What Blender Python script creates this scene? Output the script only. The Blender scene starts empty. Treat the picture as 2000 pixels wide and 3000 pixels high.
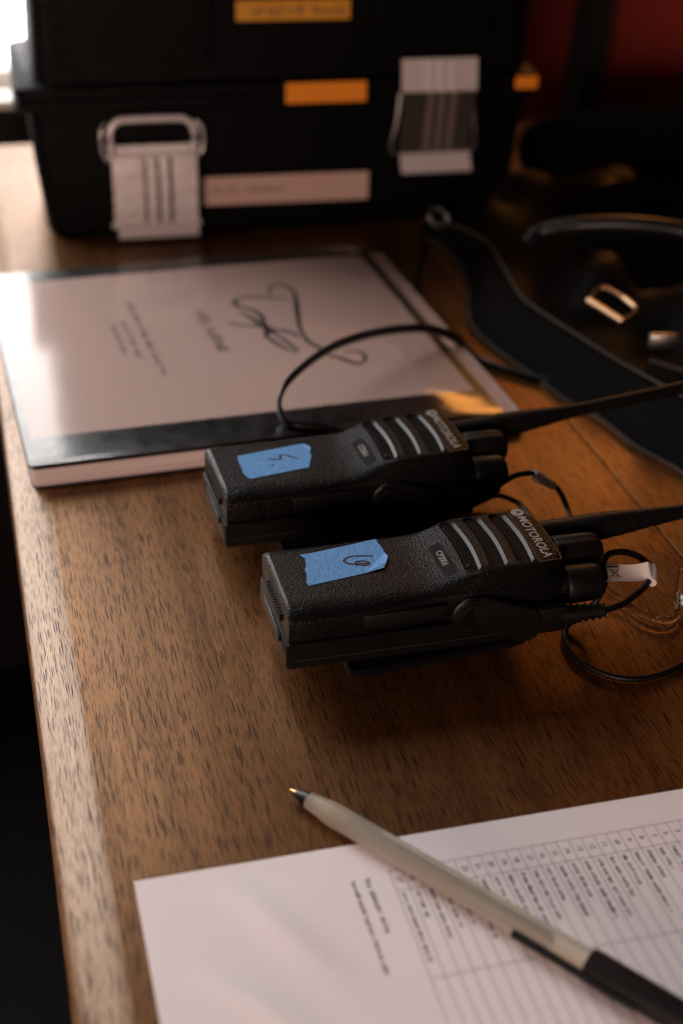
import bpy, bmesh, math, random
from mathutils import Vector, Matrix

random.seed(7)
S = bpy.context.scene
C = S.collection
MM = 0.001
R = math.radians

# ------------------------------------------------------------------ camera
cam = bpy.data.cameras.new("camera")
cam.sensor_fit = 'VERTICAL'
cam.sensor_height = 36.0
cam.sensor_width = 24.0
cam.lens = 50.0
cam.clip_start = 0.02
cam.clip_end = 50.0
cam.dof.use_dof = True
cam.dof.focus_distance = 0.640
cam.dof.aperture_fstop = 5.0
cam.dof.aperture_blades = 0
camo = bpy.data.objects.new("camera", cam)
C.objects.link(camo)
rt = Vector((0.96740693, -0.25149609, 0.02955584))
up = Vector((0.10705564, 0.51196456, 0.85230944))
fw = Vector((0.22948403, 0.82136594, -0.52220214))
camo.matrix_world = Matrix(((rt.x, up.x, -fw.x, 0), (rt.y, up.y, -fw.y, 0), (rt.z, up.z, -fw.z, 0.3973), (0, 0, 0, 1)))
S.camera = camo

# ------------------------------------------------------------------ world and lamps
w = bpy.data.worlds.new("World")
S.world = w
w.use_nodes = True
w.node_tree.nodes["Background"].inputs[0].default_value = (1.0, 0.66, 0.52, 1)
w.node_tree.nodes["Background"].inputs[1].default_value = 0.018

def area(name, loc, target, size, size_y, color, power, spread=180):
    l = bpy.data.lights.new(name, 'AREA')
    l.shape = 'RECTANGLE'
    l.size = size
    l.size_y = size_y
    l.color = color
    l.energy = power
    l.spread = R(spread)
    o = bpy.data.objects.new(name, l)
    C.objects.link(o)
    o.location = loc
    o.rotation_euler = (Vector(target) - Vector(loc)).to_track_quat('-Z', 'Y').to_euler()
    return o

WINDOW_STRENGTH = 8.5
area("warm_lamp", (0.68, 1.47, 0.40), (0.30, 0.60, 0.0), 0.27, 0.22, (1.0, 0.38, 0.08), .50, 100)
area("side_window_light", (-1.0, 0.70, 1.2), (0.15, 0.60, 0.0), 0.8, 0.8, (1.0, 0.84, 0.80), 1.8)
area("room_lamp", (-0.75, -0.95, 0.28), (0.2, 0.9, 0.05), 0.7, 0.36, (1.0, 0.68, 0.56), 21.0)

S.view_settings.view_transform = 'Standard'
S.view_settings.look = 'None'
S.view_settings.exposure = 0.0
S.view_settings.gamma = 1.0
S.view_settings.use_curve_mapping = False
S.render.engine = 'CYCLES'
S.cycles.use_denoising = True
S.cycles.filter_width = 1.1
S.cycles.max_bounces = 10
S.cycles.transparent_max_bounces = 16
S.cycles.sample_clamp_indirect = 6.0

# ------------------------------------------------------------------ helpers
def thing(name, label, cat, loc=(0, 0, 0), rz=0.0, group=None):
    o = bpy.data.objects.new(name, None)
    o.empty_display_size = 0.02
    C.objects.link(o)
    o.location = Vector(loc) * MM
    o.rotation_euler = (0, 0, R(rz))
    tag(o, label, cat, group)
    return o

def tag(o, label=None, cat=None, group=None, kind=None):
    if label: o['label'] = label
    if cat: o['category'] = cat
    if group: o['group'] = group
    if kind: o['kind'] = kind
    return o

def mesh_obj(name, verts, faces, mat, parent=None, smooth=None):
    """vertices in millimetres; smooth = auto-smooth angle in degrees, None = flat"""
    me = bpy.data.meshes.new(name)
    me.from_pydata([(v[0] * MM, v[1] * MM, v[2] * MM) for v in verts], [], faces)
    me.update()
    return link(name, me, mat, parent, smooth)

def link(name, me, mat, parent=None, smooth=None):
    bm = bmesh.new(); bm.from_mesh(me)
    bmesh.ops.recalc_face_normals(bm, faces=bm.faces)
    if any(len(e.link_faces) == 1 for e in bm.edges) and sum(f.normal.z * f.calc_area() for f in bm.faces) < 0:
        bmesh.ops.reverse_faces(bm, faces=bm.faces)      # open sheets face up
    bm.to_mesh(me); bm.free()
    if smooth is not None:
        for p in me.polygons: p.use_smooth = True
        me.set_sharp_from_angle(angle=R(smooth))
    if mat is not None:
        me.materials.clear(); me.materials.append(mat)
    o = bpy.data.objects.new(name, me)
    C.objects.link(o)
    if parent is not None: o.parent = parent
    return o

class MB:
    """collects several shapes of ONE part"""
    def __init__(s): s.v = []; s.f = []
    def add(s, v, f):
        n = len(s.v); s.v += [tuple(p) for p in v]; s.f += [[i + n for i in q] for q in f]; return s
    def box(s, x0, x1, y0, y1, z0, z1, ch=0.0):
        if ch <= 0:
            v = [(x, y, z) for z in (z0, z1) for x, y in ((x0, y0), (x1, y0), (x1, y1), (x0, y1))]
            return s.add(v, [(3, 2, 1, 0), (4, 5, 6, 7), (0, 1, 5, 4), (1, 2, 6, 5), (2, 3, 7, 6), (3, 0, 4, 7)])
        bm = bmesh.new()
        bmesh.ops.create_cube(bm, size=1.0)
        for q in bm.verts:
            q.co = Vector(((x0 + x1) / 2 + q.co.x * (x1 - x0), (y0 + y1) / 2 + q.co.y * (y1 - y0), (z0 + z1) / 2 + q.co.z * (z1 - z0)))
        bmesh.ops.bevel(bm, geom=bm.edges[:], offset=ch, segments=2, affect='EDGES', profile=0.5)
        bm.verts.index_update()
        s.add([tuple(q.co) for q in bm.verts], [[q.index for q in f.verts] for f in bm.faces]); bm.free(); return s
    def loft(s, rings, cap=True):
        n = len(rings[0]); v = [p for r in rings for p in r]; f = []
        for i in range(len(rings) - 1):
            for j in range(n):
                k = (j + 1) % n
                f.append((i * n + j, i * n + k, (i + 1) * n + k, (i + 1) * n + j))
        if cap:
            f.append(tuple(range(n - 1, -1, -1))); f.append(tuple((len(rings) - 1) * n + j for j in range(n)))
        return s.add(v, f)
    def tube(s, pts, r, n=10, sub=6, ell=None, smooth=True, upv=(0, 0, 1)):
        P = spline(pts, sub) if smooth else [Vector(p) for p in pts]
        m = len(P); rings = []
        for i, p in enumerate(P):
            t = (P[min(i + 1, m - 1)] - P[max(i - 1, 0)]).normalized()
            u = Vector(upv); sd = t.cross(u)
            if sd.length < 1e-3: sd = t.cross(Vector((1, 0.2, 0)))
            sd.normalize(); uu = sd.cross(t).normalized()
            rr = r(i / (m - 1)) if callable(r) else r
            a, b = (rr, rr) if ell is None else (rr * ell[0], rr * ell[1])
            rings.append([tuple(p + sd * math.cos(2 * math.pi * k / n) * a + uu * math.sin(2 * math.pi * k / n) * b) for k in range(n)])
        return s.loft(rings)
    def lathe_x(s, prof, cy, cz, n=32, rid=None, slope=0.0):
        """profile (x, r) turned round an axis along x; rid(x,k) scales r; slope lifts z with x"""
        x0 = prof[0][0]; rings = []
        for (x, r) in prof:
            rings.append([(x, cy + math.cos(2 * math.pi * k / n) * r * (rid(x, k) if rid else 1), cz + slope * (x - x0) + math.sin(2 * math.pi * k / n) * r * (rid(x, k) if rid else 1)) for k in range(n)])
        return s.loft(rings)
    def prism(s, poly, z0, z1, axes='xyz'):
        n = len(poly)
        def m(a, b, c): return {'xyz': (a, b, c), 'xzy': (a, c, b)}[axes]
        v = [m(a, b, z0) for a, b in poly] + [m(a, b, z1) for a, b in poly]
        f = [tuple(range(n - 1, -1, -1)), tuple(range(n, 2 * n))] + [(i, (i + 1) % n, n + (i + 1) % n, n + i) for i in range(n)]
        return s.add(v, f)
    def build(s, name, mat, parent=None, smooth=None): return mesh_obj(name, s.v, s.f, mat, parent, smooth)

def spline(pts, sub=6):
    P = [Vector(p) for p in pts]
    if len(P) < 3: return P
    Q = [P[0] * 2 - P[1]] + P + [P[-1] * 2 - P[-2]]
    out = []
    for i in range(1, len(Q) - 2):
        a, b, c, d = Q[i - 1:i + 3]
        for k in range(sub):
            t = k / sub
            out.append(0.5 * ((2 * b) + (c - a) * t + (2 * a - 5 * b + 4 * c - d) * t * t + (3 * b - a - 3 * c + d) * t ** 3))
    out.append(P[-1])
    return out

def ribbon(pts, width, sub=6, wob=0.0, taper=False):
    """flat ink stroke lying in the xy plane: (verts, faces)"""
    P = spline(pts, sub); m = len(P); v = []
    for i, p in enumerate(P):
        t = (P[min(i + 1, m - 1)] - P[max(i - 1, 0)]); t.z = 0
        if t.length < 1e-6: t = Vector((1, 0, 0))
        t.normalize(); n = Vector((-t.y, t.x, 0))
        wv = width * (1 + wob * math.sin(i * 1.7)) * 0.5
        if taper: wv *= .30 + .70 * math.sin(math.pi * (i + .3) / m) ** .45 * (.78 + .22 * math.sin(i * .37 + len(pts)))
        v += [tuple(p + n * wv), tuple(p - n * wv)]
    return v, [(2 * i, 2 * i + 1, 2 * i + 3, 2 * i + 2) for i in range(m - 1)]

def text_data(body, size, bold=0.0, shear=0.0, spacing=1.0):
    cu = bpy.data.curves.new("lettering", 'FONT')
    cu.body = body; cu.size = size; cu.offset = bold; cu.shear = shear; cu.space_character = spacing
    cu.align_x = 'CENTER'; cu.align_y = 'CENTER'; cu.resolution_u = 3
    o = bpy.data.objects.new("lettering", cu); C.objects.link(o)
    dg = bpy.context.evaluated_depsgraph_get(); dg.update()
    me = bpy.data.meshes.new_from_object(o.evaluated_get(dg))
    v = [tuple(q.co) for q in me.vertices]; f = [tuple(p.vertices) for p in me.polygons]
    bpy.data.objects.remove(o); bpy.data.curves.remove(cu); bpy.data.meshes.remove(me)
    return v, f

# ------------------------------------------------------------------ materials
def new_mat(name):
    m = bpy.data.materials.new(name); m.use_nodes = True
    return m, m.node_tree.nodes, m.node_tree.links, m.node_tree.nodes["Principled BSDF"]

def plain(name, col, rough=0.5, metal=0.0, bump=None, spec=0.5, coat=0.0, trans=0.0, mottled=0.0, sss=0.0):
    m, N, L, b = new_mat(name)
    b.inputs['Base Color'].default_value = (*col, 1)
    b.inputs['Roughness'].default_value = rough
    b.inputs['Metallic'].default_value = metal
    b.inputs['Specular IOR Level'].default_value = spec
    b.inputs['Coat Weight'].default_value = coat
    b.inputs['Transmission Weight'].default_value = trans
    if sss:
        b.inputs['Subsurface Weight'].default_value = sss
        b.inputs['Subsurface Radius'].default_value = (0.002, 0.0016, 0.0012)
    tc = N.new('ShaderNodeTexCoord')
    if bump:
        sc, st, dist = bump
        n = N.new('ShaderNodeTexNoise'); n.inputs['Scale'].default_value = sc; n.inputs['Detail'].default_value = 2
        L.new(tc.outputs['Object'], n.inputs['Vector'])
        bp = N.new('ShaderNodeBump'); bp.inputs['Strength'].default_value = st; bp.inputs['Distance'].default_value = dist
        L.new(n.outputs['Fac'], bp.inputs['Height']); L.new(bp.outputs['Normal'], b.inputs['Normal'])
    if mottled:
        n2 = N.new('ShaderNodeTexNoise'); n2.inputs['Scale'].default_value = 90; n2.inputs['Detail'].default_value = 5
        L.new(tc.outputs['Object'], n2.inputs['Vector'])
        mr = N.new('ShaderNodeMapRange'); mr.inputs[1].default_value = .3; mr.inputs[2].default_value = .7
        mr.inputs[3].default_value = max(0.02, rough - mottled); mr.inputs[4].default_value = min(1, rough + mottled)
        L.new(n2.outputs['Fac'], mr.inputs[0]); L.new(mr.outputs[0], b.inputs['Roughness'])
    return m

def emission(name, col, strength):
    m = bpy.data.materials.new(name); m.use_nodes = True
    N, L = m.node_tree.nodes, m.node_tree.links
    N.remove(N["Principled BSDF"])
    e = N.new('ShaderNodeEmission'); e.inputs[0].default_value = (*col, 1); e.inputs[1].default_value = strength
    L.new(e.outputs[0], N["Material Output"].inputs[0])
    return m

def wood_mat(name, light, dark, pore, shift, sheen=.118, fibre=((.88, .46, .20), (.68, .33, .13))):
    m, N, L, b = new_mat(name)
    tc = N.new('ShaderNodeTexCoord')
    def mapped(scale, loc=(0, 0, 0)):
        mp = N.new('ShaderNodeMapping'); mp.inputs['Scale'].default_value = scale; mp.inputs['Location'].default_value = loc
        L.new(tc.outputs['Object'], mp.inputs['Vector']); return mp.outputs[0]
    def noise(vec, det, rough=.5, dist=0.0):
        n = N.new('ShaderNodeTexNoise'); n.inputs['Scale'].default_value = 1; n.inputs['Detail'].default_value = det
        n.inputs['Roughness'].default_value = rough; n.inputs['Distortion'].default_value = dist
        L.new(vec, n.inputs['Vector']); return n.outputs['Fac']
    def rng(v, a, c, lo=0.0, hi=1.0):
        r = N.new('ShaderNodeMapRange'); r.inputs[1].default_value = a; r.inputs[2].default_value = c
        r.inputs[3].default_value = lo; r.inputs[4].default_value = hi; r.interpolation_type = 'SMOOTHSTEP'
        L.new(v, r.inputs[0]); return r.outputs[0]
    def mul(a, c):
        q = N.new('ShaderNodeMath'); q.operation = 'MULTIPLY'; L.new(a, q.inputs[0])
        if isinstance(c, float): q.inputs[1].default_value = c
        else: L.new(c, q.inputs[1])
        return q.outputs[0]
    def mixc(f, a, c):
        q = N.new('ShaderNodeMix'); q.data_type = 'RGBA'; L.new(f, q.inputs[0])
        for s_, v in ((6, a), (7, c)):
            if isinstance(v, tuple): q.inputs[s_].default_value = (*v, 1)
            else: L.new(v, q.inputs[s_])
        return q.outputs[2]
    # broad growth bands, fine streaks
    band = noise(mapped((42, 2.2, 8), (shift, 0, 0)), 3, .55, .4)
    streak = noise(mapped((620, 10, 60), (0, shift, 0)), 4, .65)
    col = mixc(rng(band, .34, .68), light, dark)
    col = mixc(rng(streak, .42, .75, 0, .35), col, tuple(c * .62 for c in dark))
    # medullary flecks running across the grain
    fleck = noise(mapped((30, 190, 10), (shift, 3, 0)), 2, .5, 1.2)
    col = mixc(rng(fleck, .63, .75, 0, .22), col, tuple(min(1, c * 1.35) for c in light))
    # open pores: short dark dashes along the grain
    wob = noise(mapped((16, 5, 5), (shift, 2, 0)), 3)
    def dashes(sx, sy, thr, loc):
        sep = N.new('ShaderNodeSeparateXYZ'); L.new(tc.outputs['Object'], sep.inputs[0])
        ax = N.new('ShaderNodeMath'); ax.operation = 'MULTIPLY_ADD'; L.new(wob, ax.inputs[0]); ax.inputs[1].default_value = .006; L.new(sep.outputs[0], ax.inputs[2])
        cb = N.new('ShaderNodeCombineXYZ'); L.new(ax.outputs[0], cb.inputs[0]); L.new(sep.outputs[1], cb.inputs[1])
        mp = N.new('ShaderNodeMapping'); mp.inputs['Scale'].default_value = (sx, sy, 1); mp.inputs['Location'].default_value = (loc, loc * .37, 0)
        L.new(cb.outputs[0], mp.inputs[0])
        vo = N.new('ShaderNodeTexVoronoi'); vo.voronoi_dimensions = '2D'; vo.inputs['Scale'].default_value = 1.0
        L.new(mp.outputs[0], vo.inputs['Vector'])
        sc = N.new('ShaderNodeSeparateXYZ'); L.new(vo.outputs['Color'], sc.inputs[0])
        size = N.new('ShaderNodeMath'); size.operation = 'MULTIPLY_ADD'; L.new(sc.outputs[0], size.inputs[0]); size.inputs[1].default_value = -thr * .9; L.new(vo.outputs['Distance'], size.inputs[2])
        m1 = rng(size.outputs[0], -thr * .25, thr * .25, 1.0, 0.0)
        return mul(m1, rng(sc.outputs[1], .0, .7, .5, 1.0))
    dens = rng(noise(mapped((70, 5, 4), (shift * 2, 1, 0)), 2), .30, .60, .75, 1.0)
    pa = mul(dashes(1000, 62, .42, 3.1 + shift), dens)
    pb = mul(dashes(1500, 92, .36, 11.7 + shift), .75)
    mx = N.new('ShaderNodeMath'); mx.operation = 'MAXIMUM'; L.new(pa, mx.inputs[0]); L.new(pb, mx.inputs[1])
    col = mixc(mul(mx.outputs[0], .88), col, pore)
    L.new(col, b.inputs['Base Color'])
    # worn satin varnish
    sm = noise(mapped((9, 6, 6)), 5, .6)
    L.new(rng(sm, .3, .7, .34, .48), b.inputs['Roughness'])
    bp = N.new('ShaderNodeBump'); bp.inputs['Strength'].default_value = .12; bp.inputs['Distance'].default_value = -0.00015; 
    L.new(mx.outputs[0], bp.inputs['Height'])
    b2 = N.new('ShaderNodeBump'); b2.inputs['Strength'].default_value = .12; b2.inputs['Distance'].default_value = 0.0003
    L.new(streak, b2.inputs['Height']); L.new(bp.outputs['Normal'], b2.inputs['Normal'])
    L.new(b2.outputs['Normal'], b.inputs['Normal'])
    b.inputs['Specular IOR Level'].default_value = .05
    b.inputs['Coat IOR'].default_value = 1.25; b.inputs['Coat Weight'].default_value = .30; b.inputs['Coat Roughness'].default_value = .24; L.new(b2.outputs['Normal'], b.inputs['Coat Normal'])
    # wood fibres under the varnish: a broad tinted sheen, missing in the open pores
    g = N.new('ShaderNodeBsdfGlossy'); g.inputs['Roughness'].default_value = .37
    L.new(mixc(rng(band, .34, .68), fibre[0], fibre[1]), g.inputs['Color'])
    L.new(b2.outputs['Normal'], g.inputs['Normal'])
    sh_ = N.new('ShaderNodeMath'); sh_.operation = 'MULTIPLY_ADD'; L.new(mx.outputs[0], sh_.inputs[0]); sh_.inputs[1].default_value = -.93 * sheen; sh_.inputs[2].default_value = sheen
    st_ = mul(sh_.outputs[0], rng(streak, .32, .70, 1.15, .70))
    ms = N.new('ShaderNodeMixShader'); L.new(st_, ms.inputs[0]); L.new(b.outputs[0], ms.inputs[1]); L.new(g.outputs[0], ms.inputs[2])
    L.new(ms.outputs[0], N["Material Output"].inputs[0])
    return m

def film_mat(name, rough=.04, tint=(1, 1, 1)):
    m = bpy.data.materials.new(name); m.use_nodes = True
    N, L = m.node_tree.nodes, m.node_tree.links
    N.remove(N["Principled BSDF"])
    t = N.new('ShaderNodeBsdfTransparent'); t.inputs[0].default_value = (*tint, 1)
    g = N.new('ShaderNodeBsdfGlossy'); g.inputs['Roughness'].default_value = rough
    lw = N.new('ShaderNodeLayerWeight'); lw.inputs['Blend'].default_value = .5
    pw = N.new('ShaderNodeMath'); pw.operation = 'POWER'; pw.inputs[1].default_value = 4.2; L.new(lw.outputs['Facing'], pw.inputs[0])
    fr = N.new('ShaderNodeMath'); fr.operation = 'MULTIPLY_ADD'; fr.inputs[1].default_value = .75; fr.inputs[2].default_value = .04; L.new(pw.outputs[0], fr.inputs[0])
    tc = N.new('ShaderNodeTexCoord'); mp = N.new('ShaderNodeMapping'); mp.inputs['Scale'].default_value = (14, 5, 1)
    n = N.new('ShaderNodeTexNoise'); n.inputs['Scale'].default_value = 1.0; n.inputs['Detail'].default_value = 2
    L.new(tc.outputs['Object'], mp.inputs[0]); L.new(mp.outputs[0], n.inputs['Vector'])
    bp = N.new('ShaderNodeBump'); bp.inputs['Strength'].default_value = .25; bp.inputs['Distance'].default_value = .002
    L.new(n.outputs['Fac'], bp.inputs['Height'])
    L.new(bp.outputs[0], g.inputs['Normal']); L.new(bp.outputs[0], lw.inputs['Normal'])
    mx = N.new('ShaderNodeMixShader')
    L.new(fr.outputs[0], mx.inputs[0]); L.new(t.outputs[0], mx.inputs[1]); L.new(g.outputs[0], mx.inputs[2])
    L.new(mx.outputs[0], N["Material Output"].inputs[0])
    return m

def grained_plastic(name, col, rough, scale, strength, spec=.5):
    m, N, L, b = new_mat(name)
    b.inputs['Base Color'].default_value = (*col, 1); b.inputs['Specular IOR Level'].default_value = spec
    tc = N.new('ShaderNodeTexCoord')
    v = N.new('ShaderNodeTexVoronoi'); v.inputs['Scale'].default_value = scale; v.feature = 'SMOOTH_F1'
    n = N.new('ShaderNodeTexNoise'); n.inputs['Scale'].default_value = scale * 1.6; n.inputs['Detail'].default_value = 3
    L.new(tc.outputs['Object'], v.inputs['Vector']); L.new(tc.outputs['Object'], n.inputs['Vector'])
    ad = N.new('ShaderNodeMath'); ad.operation = 'ADD'; L.new(v.outputs['Distance'], ad.inputs[0]); L.new(n.outputs['Fac'], ad.inputs[1])
    bp = N.new('ShaderNodeBump'); bp.inputs['Strength'].default_value = strength; bp.inputs['Distance'].default_value = .0004
    L.new(ad.outputs[0], bp.inputs['Height']); L.new(bp.outputs[0], b.inputs['Normal'])
    n2 = N.new('ShaderNodeTexNoise'); n2.inputs['Scale'].default_value = 60; n2.inputs['Detail'].default_value = 5
    L.new(tc.outputs['Object'], n2.inputs['Vector'])
    mr = N.new('ShaderNodeMapRange'); mr.inputs[1].default_value = .3; mr.inputs[2].default_value = .7
    mr.inputs[3].default_value = rough - .1; mr.inputs[4].default_value = rough + .1
    L.new(n2.outputs['Fac'], mr.inputs[0]); L.new(mr.outputs[0], b.inputs['Roughness'])
    return m

def paper_mat(name, col, wave=0.0):
    m, N, L, b = new_mat(name)
    tc = N.new('ShaderNodeTexCoord')
    n = N.new('ShaderNodeTexNoise'); n.inputs['Scale'].default_value = 25; n.inputs['Detail'].default_value = 6
    L.new(tc.outputs['Object'], n.inputs['Vector'])
    mx = N.new('ShaderNodeMix'); mx.data_type = 'RGBA'
    mx.inputs[6].default_value = (*[c * .95 for c in col], 1); mx.inputs[7].default_value = (*col, 1)
    L.new(n.outputs['Fac'], mx.inputs[0]); L.new(mx.outputs[2], b.inputs['Base Color'])
    b.inputs['Roughness'].default_value = .75; b.inputs['Specular IOR Level'].default_value = .25
    f = N.new('ShaderNodeTexNoise'); f.inputs['Scale'].default_value = 2500; f.inputs['Detail'].default_value = 2
    L.new(tc.outputs['Object'], f.inputs['Vector'])
    bp = N.new('ShaderNodeBump'); bp.inputs['Strength'].default_value = .15; bp.inputs['Distance'].default_value = .0002
    L.new(f.outputs['Fac'], bp.inputs['Height']); L.new(bp.outputs[0], b.inputs['Normal'])
    return m

def page_edges_mat(name):
    m, N, L, b = new_mat(name)
    tc = N.new('ShaderNodeTexCoord'); mp = N.new('ShaderNodeMapping'); mp.inputs['Scale'].default_value = (6, 6, 2600)
    n = N.new('ShaderNodeTexNoise'); n.inputs['Scale'].default_value = 1; n.inputs['Detail'].default_value = 4
    L.new(tc.outputs['Object'], mp.inputs[0]); L.new(mp.outputs[0], n.inputs['Vector'])
    mx = N.new('ShaderNodeMix'); mx.data_type = 'RGBA'
    mx.inputs[6].default_value = (.36, .29, .28, 1); mx.inputs[7].default_value = (.68, .58, .56, 1)
    mr = N.new('ShaderNodeMapRange'); mr.inputs[1].default_value = .3; mr.inputs[2].default_value = .6
    L.new(n.outputs['Fac'], mr.inputs[0]); L.new(mr.outputs[0], mx.inputs[0]); L.new(mx.outputs[2], b.inputs['Base Color'])
    b.inputs['Roughness'].default_value = .8
    bp = N.new('ShaderNodeBump'); bp.inputs['Strength'].default_value = .5; bp.inputs['Distance'].default_value = .0003
    L.new(n.outputs['Fac'], bp.inputs['Height']); L.new(bp.outputs[0], b.inputs['Normal'])
    return m

def tape_mat():
    m, N, L, b = new_mat("blue_crepe_tape")
    tc = N.new('ShaderNodeTexCoord')
    mp = N.new('ShaderNodeMapping'); mp.inputs['Scale'].default_value = (1300, 260, 300); mp.inputs['Rotation'].default_value = (0, 0, R(12))
    n = N.new('ShaderNodeTexNoise'); n.inputs['Scale'].default_value = 1; n.inputs['Detail'].default_value = 3
    L.new(tc.outputs['Object'], mp.inputs[0]); L.new(mp.outputs[0], n.inputs['Vector'])
    n2 = N.new('ShaderNodeTexNoise'); n2.inputs['Scale'].default_value = 160; n2.inputs['Detail'].default_value = 3
    L.new(tc.outputs['Object'], n2.inputs['Vector'])
    cr = N.new('ShaderNodeValToRGB')
    cr.color_ramp.elements[0].position = .33; cr.color_ramp.elements[0].color = (.075, .23, .50, 1)
    cr.color_ramp.elements[1].position = .68; cr.color_ramp.elements[1].color = (.12, .32, .63, 1)
    L.new(n.outputs['Fac'], cr.inputs[0])
    mr = N.new('ShaderNodeMapRange'); mr.inputs[1].default_value = .64; mr.inputs[2].default_value = .76; mr.inputs[4].default_value = .35
    L.new(n2.outputs['Fac'], mr.inputs[0])
    mx = N.new('ShaderNodeMix'); mx.data_type = 'RGBA'; mx.inputs[7].default_value = (.05, .11, .22, 1)
    L.new(mr.outputs[0], mx.inputs[0]); L.new(cr.outputs[0], mx.inputs[6]); L.new(mx.outputs[2], b.inputs['Base Color'])
    b.inputs['Roughness'].default_value = .62; b.inputs['Specular IOR Level'].default_value = .3
    bp = N.new('ShaderNodeBump'); bp.inputs['Strength'].default_value = .5; bp.inputs['Distance'].default_value = .0003
    L.new(n.outputs['Fac'], bp.inputs['Height']); L.new(bp.outputs[0], b.inputs['Normal'])
    return m

def woven_mat(name, col):
    m, N, L, b = new_mat(name)
    tc = N.new('ShaderNodeTexCoord')
    v = N.new('ShaderNodeTexVoronoi'); v.inputs['Scale'].default_value = 900
    L.new(tc.outputs['Object'], v.inputs['Vector'])
    b.inputs['Base Color'].default_value = (*col, 1); b.inputs['Roughness'].default_value = .85
    b.inputs['Specular IOR Level'].default_value = .06
    bp = N.new('ShaderNodeBump'); bp.inputs['Strength'].default_value = .6; bp.inputs['Distance'].default_value = .0006
    L.new(v.outputs['Distance'], bp.inputs['Height']); L.new(bp.outputs[0], b.inputs['Normal'])
    return m

M = dict(
    wood_a=wood_mat("oak_board", (.098, .039, .011), (.058, .021, .006), (.009, .004, .002), 0.0),
    wood_b=wood_mat("oak_board_second", (.110, .046, .014), (.068, .026, .007), (.009, .004, .002), 4.3),
    wood_e=wood_mat("oak_lipping", (.21, .105, .045), (.15, .068, .027), (.022, .011, .006), 9.1, .10, ((.84, .66, .52), (.72, .54, .40))),
    housing=grained_plastic("radio_housing_plastic", (.003, .0027, .0027), .34, 1150, .7, .14),
    smooth_black=plain("satin_black_plastic", (.004, .0037, .0037), .34, bump=(900, .12, .0003), mottled=.08, spec=.22),
    battery=grained_plastic("battery_plastic", (.004, .0036, .0036), .42, 1800, .3, .15),
    rubber=plain("black_rubber", (.004, .0037, .0037), .48, spec=.22, bump=(1200, .15, .0003)),
    slot=plain("speaker_grille_plastic", (.0025, .0022, .0022), .55, spec=.06, bump=(1500, .7, .0004)),
    slot_wall_sheen=plain("speaker_slot_sheen", (.010, .010, .011), .4, spec=.22, bump=(1500, .5, .0003)),  # coloured lighter than the housing so the slot walls carry the window sheen
    print_grey=plain("silver_print", (.26, .25, .24), .5, spec=.2),
    print_dim=plain("grey_print", (.20, .19, .19), .5, spec=.2),
    groove=plain("panel_line", (.022, .021, .020), .4),
    tape=tape_mat(),
    marker=plain("marker_ink", (.028, .008, .014), .45),
    white_tag=paper_mat("tag_vinyl", (.90, .84, .82)),
    black_ink=plain("black_print", (.03, .025, .03), .6),
    soft_ink=plain("toner_print", (.10, .08, .085), .7),
    faint_ink=plain('faint_toner_print', (.14, .115, .12), .7),
    rule=plain("ruled_line", (.30, .25, .26), .7),
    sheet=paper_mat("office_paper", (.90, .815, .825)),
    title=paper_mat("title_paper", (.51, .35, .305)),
    page_edges=page_edges_mat("page_edges"),
    board=plain("black_cover_board", (.012, .012, .013), .4, bump=(300, .1, .0006), mottled=.1),
    spine=plain("black_vinyl_spine", (.008, .008, .009), .34, bump=(28, .2, .003), mottled=.1, spec=.25),
    film=film_mat("clear_cover_film", .13),
    case=plain("black_case_plastic", (.0016, .0016, .0018), .55, spec=.09, bump=(700, .35, .0006), mottled=.08),
    silver=plain("silver_latch", (.72, .67, .67), .36, metal=.3, bump=(600, .08, .0003), mottled=.08),
    polished=plain('polished_latch', (.86, .80, .79), .3, metal=.45, bump=(500, .1, .0003), mottled=.06),
    wire=plain("steel_wire", (.50, .48, .46), .3, metal=.9),
    orange=plain("orange_label", (.85, .26, .008), .5),
    amber=plain("amber_label", (.62, .28, .015), .5),
    label=paper_mat("address_label", (.52, .36, .31)),
    label_ink=plain("label_print", (.10, .06, .05), .7),
    strap=woven_mat("black_webbing", (.004, .0038, .0038)),
    piping=woven_mat("grey_stitched_piping", (.06, .054, .05)),
    leather=plain("black_leather", (.0035, .003, .003), .6, spec=0.0, bump=(420, .5, .0008), mottled=.12),
    soft_leather=plain('glossy_creased_leather', (.0035, .003, .003), .45, bump=(60, .2, .004), spec=.03),
    handle=plain("handle_leather", (.008, .008, .009), .34, spec=.25, bump=(500, .3, .0006)),
    bronze=plain("brushed_buckle_metal", (.34, .22, .13), .3, metal=1.0, bump=(800, .1, .0002)),
    steel=plain("dull_nickel", (.22, .22, .22), .36, metal=1.0),
    flat_cord=plain("flat_rubber_cord", (.010, .0095, .0095), .38),
    wall=plain("dark_red_paint", (.27, .020, .010), .7, bump=(60, .2, .002)),
    post=plain("dark_post_paint", (.010, .007, .007), .6),
    floor=plain("dark_floor", (.003, .0025, .0025), .7, spec=.1),
    frame=plain("white_window_paint", (.78, .76, .72), .45),
    dark_reflection=plain('latch_dark_reflection', (.055, .047, .04), .35, metal=.2, bump=(600, .1, .0003)), groove_dark=plain('latch_groove', (.03, .025, .025), .5),
    rib_metal=plain('brushed_rib_metal', (.24, .20, .17), .35, metal=.4, bump=(600, .1, .0003)),
    wall_shade=plain('painted_wall_shade', (.006, .0035, .0035), .6, spec=.2),
    pane=emission("bright_window_daylight", (1.0, .97, .95), WINDOW_STRENGTH),
    gold=plain("brass_pen_point", (.50, .33, .12), .3, metal=1.0),
    chrome=plain("chrome_ball", (.8, .8, .8), .15, metal=1.0),
    pen_black=plain("black_pen_plastic", (.006, .0055, .006), .4, spec=.25),
    navy=plain("navy_cloth", (.012, .05, .09), .85, bump=(900, .5, .0006)),
)
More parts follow.
